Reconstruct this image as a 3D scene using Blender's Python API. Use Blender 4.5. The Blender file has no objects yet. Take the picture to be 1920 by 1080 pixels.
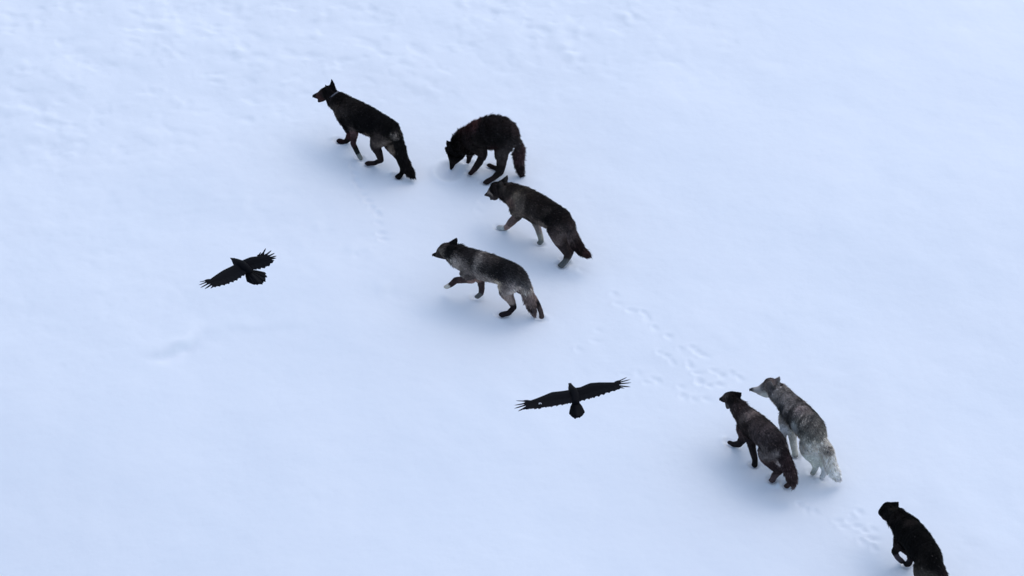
import bpy, bmesh, math, random
import numpy as np
from mathutils import Vector, Matrix, noise
random.seed(7); rng = np.random.default_rng(7)
scene = bpy.context.scene
C = scene.collection

# ---------------------------------------------------------------- camera, light
D, EL = 60.0, math.radians(38)
cam_d = bpy.data.cameras.new('camera'); cam = bpy.data.objects.new('camera', cam_d); C.objects.link(cam)
cam.location = (0, -D*math.cos(EL), D*math.sin(EL))
cam.rotation_euler = (math.pi/2-EL, 0, 0)
cam_d.lens = 151; cam_d.sensor_width = 36; cam_d.clip_end = 6000; cam_d.clip_start = .5
scene.camera = cam
scene.view_settings.view_transform = 'Standard'; scene.view_settings.look = 'None'
scene.view_settings.exposure = 0.49; scene.view_settings.gamma = 1
SUN_EL, SUN_AZ = math.radians(56), math.radians(40)      # azimuth from +Y towards +X
w = bpy.data.worlds.new('World'); scene.world = w; w.use_nodes = True
nt = w.node_tree; sky = nt.nodes.new('ShaderNodeTexSky'); sky.sky_type = 'NISHITA'; sky.sun_disc = False
sky.sun_elevation = SUN_EL; sky.sun_rotation = SUN_AZ; sky.air_density = 1.0; sky.dust_density = 1.35; sky.ozone_density = 1.0
nt.links.new(sky.outputs[0], nt.nodes['Background'].inputs[0]); nt.nodes['Background'].inputs[1].default_value = 0.135
sd = bpy.data.lights.new('sun', 'SUN'); sd.energy = 0.6; sd.angle = math.radians(130); sd.color = (1, .98, .96)
sun = bpy.data.objects.new('sun', sd); C.objects.link(sun)
dirv = Vector((math.sin(SUN_AZ)*math.cos(SUN_EL), math.cos(SUN_AZ)*math.cos(SUN_EL), math.sin(SUN_EL)))
sun.rotation_euler = dirv.to_track_quat('Z', 'Y').to_euler()

WOLVES = [
{'name': 'w1', 'loc': [-2.061, 3.061, 0.0], 'rot': 2.4149, 'torso': [[0.805, 0.0, 0.808, 0.101], [0.687, -0.0, 0.747, 0.118], [0.547, 0.0, 0.727, 0.157], [0.366, -0.0, 0.639, 0.223], [0.063, 0.0, 0.671, 0.207], [-0.163, -0.0, 0.675, 0.191], [-0.377, -0.0, 0.685, 0.175]], 'head': [[0.894, -0.0, 0.752, 0.079], [0.98, -0.0, 0.669, 0.059], [1.085, 0.0, 0.612, 0.033]], 'jaw': [[0.942, 0.0, 0.633, 0.047], [1.01, 0.0, 0.554, 0.021]], 'tail': [[-0.516, -0.0, 0.694, 0.094], [-0.587, 0.0, 0.555, 0.078], [-0.641, 0.0, 0.368, 0.075], [-0.723, -0.0, 0.214, 0.078], [-0.792, 0.0, 0.151, 0.066], [-0.855, 0.0, 0.123, 0.022]], 'legs': {'FL': [[0.275, 0.075, 0.587, 0.126], [0.226, 0.076, 0.408, 0.06], [0.212, 0.13, 0.249, 0.038], [0.141, 0.118, 0.121, 0.033], [0.088, 0.108, 0.03, 0.032]], 'FR': [[0.489, -0.075, 0.365, 0.111], [0.47, -0.091, 0.19, 0.057], [0.491, -0.057, 0.091, 0.041], [0.526, -0.022, 0.034, 0.032], [0.613, 0.001, 0.03, 0.038]], 'HL': [[-0.306, 0.075, 0.615, 0.156], [-0.21, 0.104, 0.41, 0.078], [-0.243, 0.068, 0.26, 0.052], [-0.267, 0.05, 0.14, 0.038], [-0.182, 0.095, 0.07, 0.031], [-0.076, 0.133, 0.03, 0.036]], 'HR': [[-0.313, -0.075, 0.498, 0.141], [-0.382, -0.044, 0.393, 0.086], [-0.527, -0.058, 0.262, 0.053], [-0.621, -0.023, 0.132, 0.035], [-0.645, 0.016, 0.068, 0.031], [-0.628, 0.068, 0.03, 0.042]]}, 'ear': [[0.813, -0.05, 0.864], [0.696, -0.05, 0.91], [0.805, -0.07, 1.004]], 'coat': [[0.952, 0.045, 0.694, 0.04, 44, 24, 24], [0.902, 0.046, 0.816, 0.035, 36, 26, 28], [1.068, 0.017, 0.635, 0.022, 8, 6, 8], [0.756, 0.06, 0.873, 0.063, 12, 9, 11], [0.54, 0.155, 0.755, 0.055, 50, 44, 42], [0.433, 0.176, 0.759, 0.039, 40, 36, 36], [0.538, -0.075, 0.865, 0.079, 14, 12, 12], [0.306, -0.194, 0.776, 0.047, 45, 42, 42], [0.276, 0.042, 0.839, 0.11, 22, 20, 20], [0.075, 0.118, 0.841, 0.157, 8, 7, 9], [-0.187, 0.078, 0.848, 0.172, 6, 6, 8], [-0.457, 0.002, 0.841, 0.125, 8, 8, 9], [0.189, 0.167, 0.581, 0.035, 60, 54, 54], [0.192, 0.111, 0.443, 0.035, 66, 48, 52], [0.227, 0.113, 0.281, 0.035, 44, 28, 32], [0.122, 0.137, 0.14, 0.022, 20, 28, 30], [0.091, 0.108, 0.061, 0.022, 96, 106, 112], [0.457, -0.036, 0.187, 0.032, 50, 26, 28], [0.599, 0.027, 0.055, 0.04, 26, 12, 16], [-0.119, 0.152, 0.566, 0.034, 80, 72, 64], [-0.323, 0.23, 0.63, 0.086, 52, 46, 46], [-0.411, 0.188, 0.592, 0.07, 66, 60, 56], [-0.547, 0.079, 0.733, 0.028, 110, 104, 100], [-0.452, 0.007, 0.397, 0.039, 96, 86, 78], [-0.286, 0.063, 0.288, 0.063, 30, 24, 26], [-0.109, 0.133, 0.046, 0.047, 30, 22, 26], [-0.623, 0.031, 0.435, 0.094, 10, 9, 10], [-0.78, 0.043, 0.246, 0.094, 8, 7, 8]], 'base': (16, 14, 16), 'extra': {}, 'collar': [0.694, -0.0, 0.8, 0.091]},
{'name': 'w2', 'loc': [-0.317, 2.731, 0.0], 'rot': 2.9021, 'torso': [[0.523, 0.0, 0.323, 0.128], [0.41, 0.0, 0.448, 0.15], [0.274, -0.0, 0.57, 0.188], [0.121, 0.0, 0.659, 0.216], [-0.043, 0.0, 0.733, 0.244], [-0.172, 0.0, 0.755, 0.215], [-0.248, 0.0, 0.695, 0.182]], 'head': [[0.529, -0.0, 0.237, 0.103], [0.55, 0.0, 0.12, 0.059], [0.576, 0.0, -0.01, 0.027]], 'jaw': [[0.464, -0.0, 0.255, 0.094], [0.53, -0.0, 0.109, 0.046]], 'tail': [[-0.359, 0.0, 0.644, 0.085], [-0.429, -0.0, 0.544, 0.062], [-0.425, 0.0, 0.402, 0.066], [-0.429, 0.0, 0.248, 0.057], [-0.453, -0.0, 0.125, 0.041], [-0.47, -0.0, 0.036, 0.014]], 'legs': {'FL': [[0.185, 0.075, 0.519, 0.125], [0.089, 0.038, 0.347, 0.057], [0.141, 0.069, 0.212, 0.048], [0.21, 0.101, 0.095, 0.039], [0.258, 0.121, 0.03, 0.032]], 'FR': [[0.294, -0.075, 0.366, 0.103], [0.335, -0.116, 0.202, 0.048], [0.341, -0.126, 0.123, 0.034], [0.351, -0.13, 0.069, 0.029], [0.36, -0.132, 0.03, 0.025]], 'HL': [[-0.213, 0.075, 0.602, 0.136], [-0.209, 0.106, 0.454, 0.085], [-0.208, 0.15, 0.317, 0.066], [-0.201, 0.196, 0.193, 0.05], [-0.113, 0.241, 0.097, 0.036], [-0.015, 0.275, 0.03, 0.039]], 'HR': [[-0.176, -0.075, 0.489, 0.125], [-0.116, -0.081, 0.305, 0.068], [-0.151, -0.082, 0.155, 0.051], [-0.12, -0.062, 0.029, 0.039], [-0.042, -0.09, 0.024, 0.034], [0.044, -0.13, 0.03, 0.03]]}, 'ear': [[0.659, -0.05, 0.32], [0.594, -0.05, 0.388], [0.662, -0.07, 0.41]], 'coat': [[0.514, 0.123, 0.355, 0.091, 7, 6, 7], [0.577, -0.019, 0.016, 0.04, 7, 6, 8], [0.401, 0.15, 0.45, 0.057, 20, 16, 16], [0.322, 0.035, 0.748, 0.068, 48, 30, 34], [0.239, 0.041, 0.836, 0.045, 66, 44, 48], [0.33, 0.148, 0.672, 0.057, 26, 20, 22], [-0.094, 0.061, 0.963, 0.136, 22, 18, 20], [-0.108, 0.212, 0.834, 0.147, 12, 11, 12], [-0.35, 0.013, 0.875, 0.068, 26, 20, 22], [0.149, 0.214, 0.651, 0.079, 26, 23, 23], [0.04, 0.229, 0.737, 0.068, 14, 12, 13], [-0.278, 0.195, 0.6, 0.091, 36, 33, 34], [-0.237, 0.171, 0.407, 0.057, 32, 29, 30], [-0.192, 0.229, 0.229, 0.045, 16, 14, 15], [-0.448, 0.031, 0.456, 0.057, 34, 22, 26], [-0.456, 0.014, 0.163, 0.046, 20, 15, 18], [-0.347, 0.144, 0.744, 0.068, 20, 18, 20], [-0.08, 0.199, 0.596, 0.057, 30, 18, 20], [0.136, 0.089, 0.255, 0.068, 20, 16, 18], [0.221, 0.13, 0.072, 0.046, 26, 17, 21]], 'base': (24, 18, 20), 'extra': {}, 'collar': None},
{'name': 'w3', 'loc': [0.398, 0.964, 0.0], 'rot': 2.4071, 'torso': [[0.84, -0.0, 0.617, 0.091], [0.687, -0.0, 0.645, 0.117], [0.529, -0.0, 0.669, 0.158], [0.362, -0.0, 0.649, 0.202], [0.097, -0.0, 0.664, 0.2], [-0.138, -0.0, 0.654, 0.192], [-0.361, -0.0, 0.654, 0.177]], 'head': [[0.905, -0.0, 0.532, 0.068], [0.971, -0.0, 0.448, 0.044], [1.031, -0.0, 0.403, 0.022]], 'jaw': [[0.866, -0.0, 0.46, 0.062], [0.92, -0.0, 0.415, 0.029], [0.936, -0.0, 0.374, 0.019]], 'tail': [[-0.507, -0.0, 0.659, 0.109], [-0.586, -0.0, 0.517, 0.084], [-0.674, -0.0, 0.398, 0.084], [-0.762, -0.0, 0.333, 0.073], [-0.849, -0.0, 0.32, 0.055], [-0.898, -0.0, 0.33, 0.029]], 'legs': {'FL': [[0.353, 0.075, 0.558, 0.132], [0.389, 0.024, 0.384, 0.066], [0.491, 0.042, 0.231, 0.053], [0.57, 0.064, 0.102, 0.038], [0.627, 0.078, 0.053, 0.035], [0.705, 0.08, 0.03, 0.037]], 'FR': [[0.31, -0.075, 0.441, 0.117], [0.199, -0.104, 0.316, 0.062], [0.126, -0.094, 0.211, 0.044], [0.062, -0.074, 0.108, 0.038], [0.032, -0.062, 0.056, 0.035], [0.039, -0.037, 0.03, 0.035]], 'HL': [[-0.39, 0.075, 0.569, 0.152], [-0.409, 0.095, 0.426, 0.09], [-0.48, 0.075, 0.305, 0.061], [-0.561, 0.05, 0.185, 0.045], [-0.565, 0.092, 0.091, 0.039], [-0.532, 0.142, 0.03, 0.042]], 'HR': [[-0.355, -0.075, 0.467, 0.138], [-0.414, -0.065, 0.338, 0.073], [-0.489, -0.069, 0.227, 0.041], [-0.537, -0.06, 0.147, 0.032], [-0.537, -0.017, 0.079, 0.029], [-0.512, 0.032, 0.03, 0.032]]}, 'ear': [[0.801, -0.05, 0.721], [0.659, -0.05, 0.792], [0.689, -0.07, 0.879]], 'coat': [[1.021, 0.016, 0.415, 0.022, 26, 24, 30], [0.914, 0.067, 0.524, 0.024, 88, 82, 80], [0.964, 0.012, 0.574, 0.024, 84, 78, 74], [0.801, 0.06, 0.673, 0.066, 16, 11, 12], [0.745, -0.086, 0.784, 0.044, 10, 8, 9], [0.655, 0.111, 0.664, 0.059, 30, 24, 24], [0.883, 0.058, 0.447, 0.029, 40, 36, 40], [0.62, 0.062, 0.782, 0.073, 46, 42, 40], [0.404, 0.193, 0.69, 0.051, 76, 62, 58], [0.281, 0.111, 0.797, 0.044, 66, 62, 58], [0.52, 0.043, 0.821, 0.073, 28, 25, 24], [0.342, -0.153, 0.784, 0.058, 74, 70, 62], [0.252, -0.008, 0.818, 0.087, 28, 24, 22], [0.263, 0.175, 0.66, 0.073, 70, 64, 60], [0.469, 0.078, 0.263, 0.051, 70, 58, 58], [0.542, 0.084, 0.119, 0.029, 104, 86, 84], [0.676, 0.09, 0.05, 0.041, 132, 142, 152], [-0.006, 0.017, 0.834, 0.116, 16, 13, 13], [-0.254, -0.032, 0.804, 0.145, 10, 8, 9], [-0.015, 0.157, 0.716, 0.102, 34, 30, 29], [0.028, 0.175, 0.595, 0.051, 72, 66, 62], [-0.158, 0.164, 0.555, 0.058, 100, 92, 86], [-0.182, 0.106, 0.808, 0.044, 50, 46, 44], [0.099, -0.06, 0.207, 0.044, 96, 92, 94], [0.042, -0.052, 0.131, 0.044, 110, 116, 116], [0.014, -0.032, 0.055, 0.044, 80, 90, 96], [-0.451, 0.08, 0.785, 0.116, 16, 12, 13], [-0.486, 0.162, 0.649, 0.087, 56, 50, 50], [-0.423, 0.221, 0.596, 0.072, 34, 28, 30], [-0.49, 0.143, 0.476, 0.073, 62, 54, 54], [-0.536, 0.061, 0.27, 0.058, 34, 28, 30], [-0.561, 0.153, 0.06, 0.051, 64, 72, 78], [-0.498, -0.048, 0.262, 0.036, 76, 64, 66], [-0.593, 0.065, 0.667, 0.072, 38, 32, 34], [-0.767, 0.039, 0.395, 0.087, 18, 12, 13], [-0.88, 0.035, 0.35, 0.051, 34, 20, 22]], 'base': (38, 34, 32), 'extra': {}, 'collar': None},
{'name': 'w4', 'loc': [-0.287, -0.387, 0.0], 'rot': 2.6722, 'torso': [[0.7, 0.0, 0.743, 0.101], [0.568, 0.0, 0.717, 0.14], [0.429, 0.0, 0.678, 0.171], [0.276, 0.0, 0.65, 0.195], [0.072, -0.0, 0.66, 0.197], [-0.124, 0.0, 0.664, 0.181], [-0.313, 0.0, 0.643, 0.181], [-0.414, -0.0, 0.621, 0.145]], 'head': [[0.759, 0.0, 0.695, 0.081], [0.826, 0.0, 0.611, 0.046], [0.891, 0.0, 0.588, 0.025]], 'jaw': [[0.715, -0.0, 0.644, 0.062], [0.819, 0.0, 0.587, 0.026]], 'tail': [[-0.501, -0.0, 0.603, 0.09], [-0.552, 0.0, 0.473, 0.078], [-0.589, 0.0, 0.322, 0.078], [-0.625, -0.0, 0.203, 0.06], [-0.669, 0.0, 0.087, 0.018]], 'legs': {'FL': [[0.318, 0.075, 0.564, 0.123], [0.294, 0.011, 0.38, 0.06], [0.432, -0.0, 0.31, 0.044], [0.556, -0.004, 0.252, 0.042], [0.629, 0.014, 0.161, 0.034], [0.689, 0.025, 0.11, 0.031]], 'FR': [[0.28, -0.075, 0.457, 0.117], [0.221, -0.116, 0.285, 0.052], [0.205, -0.106, 0.165, 0.039], [0.204, -0.09, 0.085, 0.034], [0.251, -0.067, 0.03, 0.033]], 'HL': [[-0.3, 0.075, 0.551, 0.149], [-0.272, 0.092, 0.406, 0.091], [-0.342, 0.073, 0.269, 0.054], [-0.389, 0.07, 0.165, 0.035], [-0.327, 0.114, 0.07, 0.036], [-0.24, 0.138, 0.03, 0.039]], 'HR': [[-0.377, -0.075, 0.491, 0.123], [-0.473, -0.085, 0.386, 0.078], [-0.596, -0.102, 0.286, 0.047], [-0.672, -0.095, 0.203, 0.035], [-0.727, -0.074, 0.121, 0.032], [-0.762, -0.047, 0.05, 0.034]]}, 'ear': [[0.656, -0.05, 0.86], [0.549, -0.05, 0.872], [0.569, -0.07, 0.945]], 'coat': [[0.883, 0.018, 0.603, 0.023, 8, 8, 10], [0.786, 0.074, 0.679, 0.036, 34, 30, 30], [0.741, 0.089, 0.77, 0.032, 84, 80, 76], [0.715, 0.04, 0.835, 0.045, 44, 40, 40], [0.638, 0.075, 0.813, 0.052, 8, 8, 10], [0.623, -0.093, 0.858, 0.045, 14, 14, 16], [0.501, 0.142, 0.742, 0.052, 112, 108, 108], [0.576, 0.139, 0.698, 0.039, 70, 68, 68], [0.498, 0.034, 0.833, 0.078, 16, 15, 17], [0.335, 0.183, 0.682, 0.065, 84, 80, 80], [0.326, 0.113, 0.8, 0.065, 26, 25, 28], [0.179, 0.087, 0.801, 0.052, 92, 90, 90], [0.186, 0.159, 0.717, 0.023, 98, 96, 96], [0.261, 0.186, 0.595, 0.039, 50, 46, 48], [0.28, -0.136, 0.809, 0.078, 28, 26, 27], [0.008, -0.004, 0.847, 0.078, 52, 48, 48], [-0.004, 0.134, 0.783, 0.103, 24, 24, 26], [-0.149, 0.133, 0.784, 0.09, 14, 14, 16], [-0.282, -0.061, 0.811, 0.129, 16, 17, 20], [-0.46, -0.052, 0.748, 0.077, 14, 15, 18], [0.081, 0.195, 0.631, 0.058, 96, 92, 92], [-0.034, 0.136, 0.566, 0.065, 108, 104, 104], [-0.172, 0.151, 0.575, 0.045, 150, 138, 126], [-0.267, 0.165, 0.7, 0.052, 24, 22, 30], [0.247, 0.047, 0.388, 0.039, 90, 72, 70], [0.428, 0.037, 0.334, 0.046, 50, 38, 40], [0.581, 0.027, 0.24, 0.052, 38, 28, 31], [0.685, 0.05, 0.129, 0.024, 140, 142, 140], [0.205, -0.098, 0.204, 0.052, 42, 34, 38], [0.236, -0.044, 0.048, 0.039, 70, 74, 80], [-0.431, 0.119, 0.71, 0.077, 52, 52, 56], [-0.368, 0.194, 0.609, 0.077, 92, 88, 90], [-0.438, 0.132, 0.557, 0.058, 120, 114, 114], [-0.31, 0.222, 0.575, 0.039, 70, 62, 62], [-0.352, 0.105, 0.311, 0.052, 100, 90, 88], [-0.4, 0.101, 0.177, 0.045, 18, 12, 18], [-0.272, 0.149, 0.049, 0.065, 24, 18, 24], [-0.561, 0.061, 0.633, 0.065, 50, 50, 54], [-0.561, 0.062, 0.52, 0.039, 96, 92, 90], [-0.616, 0.055, 0.37, 0.071, 72, 62, 62], [-0.665, 0.035, 0.176, 0.045, 56, 48, 50], [-0.66, -0.089, 0.235, 0.045, 14, 12, 16], [-0.754, -0.048, 0.083, 0.052, 50, 42, 44]], 'base': (44, 42, 44), 'extra': {}, 'collar': None},
{'name': 'w5', 'loc': [3.29, -3.921, 0.0], 'rot': 2.1546, 'torso': [[0.695, -0.0, 0.784, 0.085], [0.569, 0.0, 0.742, 0.094], [0.441, 0.0, 0.699, 0.128], [0.279, 0.0, 0.659, 0.166], [0.054, 0.0, 0.673, 0.176], [-0.157, 0.0, 0.678, 0.168], [-0.305, 0.0, 0.629, 0.165]], 'head': [[0.765, -0.0, 0.74, 0.072], [0.854, 0.0, 0.648, 0.047], [0.906, -0.0, 0.61, 0.032]], 'jaw': [[0.734, 0.0, 0.66, 0.06], [0.769, -0.0, 0.564, 0.025]], 'tail': [[-0.448, 0.0, 0.649, 0.093], [-0.533, 0.0, 0.547, 0.081], [-0.623, 0.0, 0.448, 0.084], [-0.69, -0.0, 0.352, 0.068], [-0.708, -0.0, 0.274, 0.04]], 'legs': {'FL': [[0.266, -0.008, 0.47, 0.118], [0.239, -0.004, 0.348, 0.063], [0.188, -0.005, 0.219, 0.044], [0.134, -0.006, 0.103, 0.036], [0.111, 0.011, 0.03, 0.038]], 'FR': [[0.38, -0.013, 0.47, 0.126], [0.444, -0.041, 0.238, 0.057], [0.507, -0.014, 0.104, 0.043], [0.591, 0.012, 0.051, 0.032], [0.673, 0.02, 0.03, 0.027]], 'HL': [[-0.162, 0.004, 0.47, 0.148], [-0.164, 0.02, 0.376, 0.109], [-0.242, -0.045, 0.238, 0.066], [-0.294, -0.097, 0.169, 0.044], [-0.265, -0.035, 0.095, 0.042], [-0.268, -0.002, 0.03, 0.038]], 'HR': [[-0.246, -0.079, 0.47, 0.133], [-0.309, -0.097, 0.343, 0.086], [-0.397, -0.135, 0.223, 0.053], [-0.462, -0.159, 0.136, 0.037], [-0.48, -0.13, 0.07, 0.034], [-0.47, -0.091, 0.03, 0.034]]}, 'ear': [[0.687, -0.05, 0.852], [0.583, -0.05, 0.802], [0.574, -0.07, 0.914]], 'coat': [[0.859, 0.04, 0.673, 0.031, 8, 7, 8], [0.719, 0.075, 0.816, 0.028, 56, 46, 42], [0.635, 0.01, 0.844, 0.055, 16, 10, 9], [0.686, 0.034, 0.647, 0.039, 56, 52, 54], [0.668, -0.091, 0.826, 0.047, 22, 16, 15], [0.42, 0.068, 0.806, 0.07, 36, 26, 28], [0.257, -0.006, 0.823, 0.062, 96, 80, 74], [0.307, -0.122, 0.776, 0.047, 72, 60, 56], [-0.101, -0.053, 0.827, 0.054, 70, 56, 58], [0.117, 0.057, 0.827, 0.078, 46, 36, 36], [0.185, 0.136, 0.674, 0.078, 28, 18, 18], [-0.087, 0.089, 0.802, 0.093, 46, 36, 38], [-0.252, 0.037, 0.812, 0.078, 36, 30, 34], [-0.362, -0.018, 0.783, 0.093, 22, 16, 20], [-0.425, 0.1, 0.68, 0.039, 100, 90, 88], [-0.297, 0.155, 0.574, 0.078, 64, 56, 56], [-0.354, 0.127, 0.723, 0.062, 30, 22, 24], [0.18, 0.01, 0.334, 0.078, 24, 16, 18], [0.085, 0.018, 0.056, 0.047, 18, 14, 16], [0.504, 0.019, 0.131, 0.079, 20, 15, 18], [-0.364, -0.036, 0.369, 0.025, 140, 118, 114], [-0.293, -0.016, 0.267, 0.047, 34, 20, 24], [-0.286, -0.002, 0.063, 0.039, 60, 40, 46], [-0.581, 0.038, 0.599, 0.093, 30, 16, 20], [-0.716, 0.032, 0.407, 0.078, 36, 20, 22], [-0.729, 0.035, 0.274, 0.031, 60, 50, 54]], 'base': (40, 30, 32), 'extra': {}, 'collar': [0.612, 0.0, 0.74, 0.074]},
{'name': 'w6', 'loc': [3.851, -3.714, 0.0], 'rot': 1.9934, 'torso': [[0.84, 0.07, 0.692, 0.101], [0.69, 0.04, 0.683, 0.123], [0.521, 0.02, 0.68, 0.145], [0.3, -0.0, 0.656, 0.176], [0.029, -0.0, 0.688, 0.191], [-0.191, -0.0, 0.703, 0.193], [-0.299, -0.0, 0.633, 0.176]], 'head': [[0.877, 0.12, 0.641, 0.079], [0.898, 0.2, 0.611, 0.055], [0.96, 0.28, 0.602, 0.028]], 'jaw': [[0.855, 0.11, 0.562, 0.066], [0.938, 0.2, 0.544, 0.028]], 'tail': [[-0.406, -0.041, 0.62, 0.109], [-0.533, -0.084, 0.56, 0.075], [-0.566, -0.091, 0.42, 0.087], [-0.632, -0.115, 0.3, 0.086], [-0.656, -0.161, 0.2, 0.059], [-0.664, -0.203, 0.14, 0.025]], 'legs': {'FL': [[0.368, 0.054, 0.47, 0.118], [0.352, 0.1, 0.335, 0.057], [0.317, 0.126, 0.226, 0.044], [0.27, 0.15, 0.105, 0.038], [0.246, 0.176, 0.03, 0.038]], 'FR': [[0.317, 0.0, 0.47, 0.126], [0.263, 0.026, 0.315, 0.063], [0.204, 0.034, 0.198, 0.047], [0.144, 0.036, 0.091, 0.039], [0.11, 0.039, 0.03, 0.039]], 'HL': [[-0.236, 0.021, 0.47, 0.148], [-0.23, 0.039, 0.359, 0.102], [-0.284, -0.028, 0.214, 0.056], [-0.317, -0.042, 0.121, 0.038], [-0.317, -0.018, 0.069, 0.034], [-0.317, 0.001, 0.03, 0.033]], 'HR': [[-0.299, -0.06, 0.47, 0.133], [-0.331, -0.077, 0.325, 0.078], [-0.381, -0.11, 0.209, 0.053], [-0.415, -0.123, 0.129, 0.041], [-0.429, -0.104, 0.064, 0.036], [-0.43, -0.085, 0.03, 0.036]]}, 'ear': [[0.871, 0.02, 0.724], [0.673, 0.02, 0.841], [0.724, -0.0, 0.906]], 'coat': [[0.948, 0.296, 0.623, 0.022, 14, 16, 22], [0.879, 0.243, 0.64, 0.044, 124, 128, 134], [0.82, 0.156, 0.594, 0.035, 176, 172, 168], [0.866, 0.181, 0.69, 0.028, 70, 70, 74], [0.801, 0.111, 0.776, 0.071, 80, 76, 78], [0.796, 0.025, 0.771, 0.039, 96, 86, 86], [0.685, 0.142, 0.751, 0.047, 56, 56, 60], [0.554, 0.079, 0.808, 0.079, 96, 96, 98], [0.497, -0.032, 0.813, 0.079, 88, 88, 92], [0.673, 0.151, 0.6, 0.047, 150, 148, 146], [0.451, 0.145, 0.703, 0.047, 58, 60, 64], [0.328, 0.171, 0.683, 0.039, 50, 52, 56], [0.274, 0.116, 0.786, 0.047, 124, 122, 124], [0.313, 0.062, 0.82, 0.055, 80, 78, 80], [0.262, -0.052, 0.82, 0.063, 76, 76, 80], [0.033, -0.037, 0.875, 0.062, 104, 98, 102], [0.107, 0.164, 0.746, 0.07, 50, 50, 52], [-0.038, 0.103, 0.835, 0.055, 64, 66, 66], [-0.052, 0.024, 0.859, 0.047, 100, 98, 98], [-0.199, -0.021, 0.895, 0.062, 62, 64, 66], [-0.278, -0.087, 0.851, 0.062, 84, 82, 82], [-0.267, 0.082, 0.86, 0.062, 58, 60, 58], [-0.362, -0.083, 0.775, 0.062, 34, 38, 40], [-0.347, 0.084, 0.78, 0.062, 70, 72, 70], [-0.286, 0.141, 0.794, 0.062, 50, 52, 50], [-0.424, 0.018, 0.755, 0.062, 74, 76, 74], [-0.394, -0.131, 0.702, 0.047, 50, 54, 54], [-0.403, 0.142, 0.64, 0.093, 156, 152, 146], [-0.461, 0.066, 0.618, 0.062, 140, 136, 130], [-0.032, 0.181, 0.695, 0.047, 176, 174, 168], [0.209, 0.057, 0.305, 0.047, 130, 136, 136], [0.12, 0.041, 0.122, 0.063, 140, 148, 150], [0.074, 0.044, 0.045, 0.025, 90, 94, 100], [-0.332, -0.002, 0.23, 0.078, 160, 166, 160], [-0.338, 0.01, 0.054, 0.025, 110, 120, 124], [-0.551, -0.053, 0.626, 0.05, 14, 16, 20], [-0.602, -0.056, 0.562, 0.039, 100, 98, 98], [-0.645, -0.058, 0.432, 0.093, 158, 152, 148], [-0.44, -0.094, 0.097, 0.063, 176, 182, 178], [-0.709, -0.117, 0.338, 0.062, 160, 158, 160], [-0.715, -0.165, 0.193, 0.028, 124, 130, 142], [0.306, 0.133, 0.34, 0.047, 180, 182, 180], [0.049, 0.077, 0.862, 0.022, 40, 42, 44], [0.213, -0.081, 0.786, 0.022, 48, 48, 50], [-0.147, 0.022, 0.89, 0.022, 34, 36, 38], [-0.262, -0.024, 0.881, 0.02, 36, 38, 38], [-0.051, -0.065, 0.849, 0.019, 128, 124, 124], [-0.202, -0.091, 0.873, 0.019, 120, 118, 118], [-0.142, 0.088, 0.868, 0.02, 120, 118, 116], [-0.342, -0.056, 0.809, 0.02, 110, 108, 106], [0.401, 0.051, 0.791, 0.022, 56, 56, 60], [0.32, 0.16, 0.726, 0.022, 48, 50, 54], [0.219, 0.074, 0.794, 0.019, 140, 138, 138], [-0.307, 0.033, 0.854, 0.02, 40, 42, 40], [-0.23, -0.131, 0.84, 0.022, 40, 42, 44]], 'base': (116, 116, 118), 'extra': {}, 'collar': None},
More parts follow.
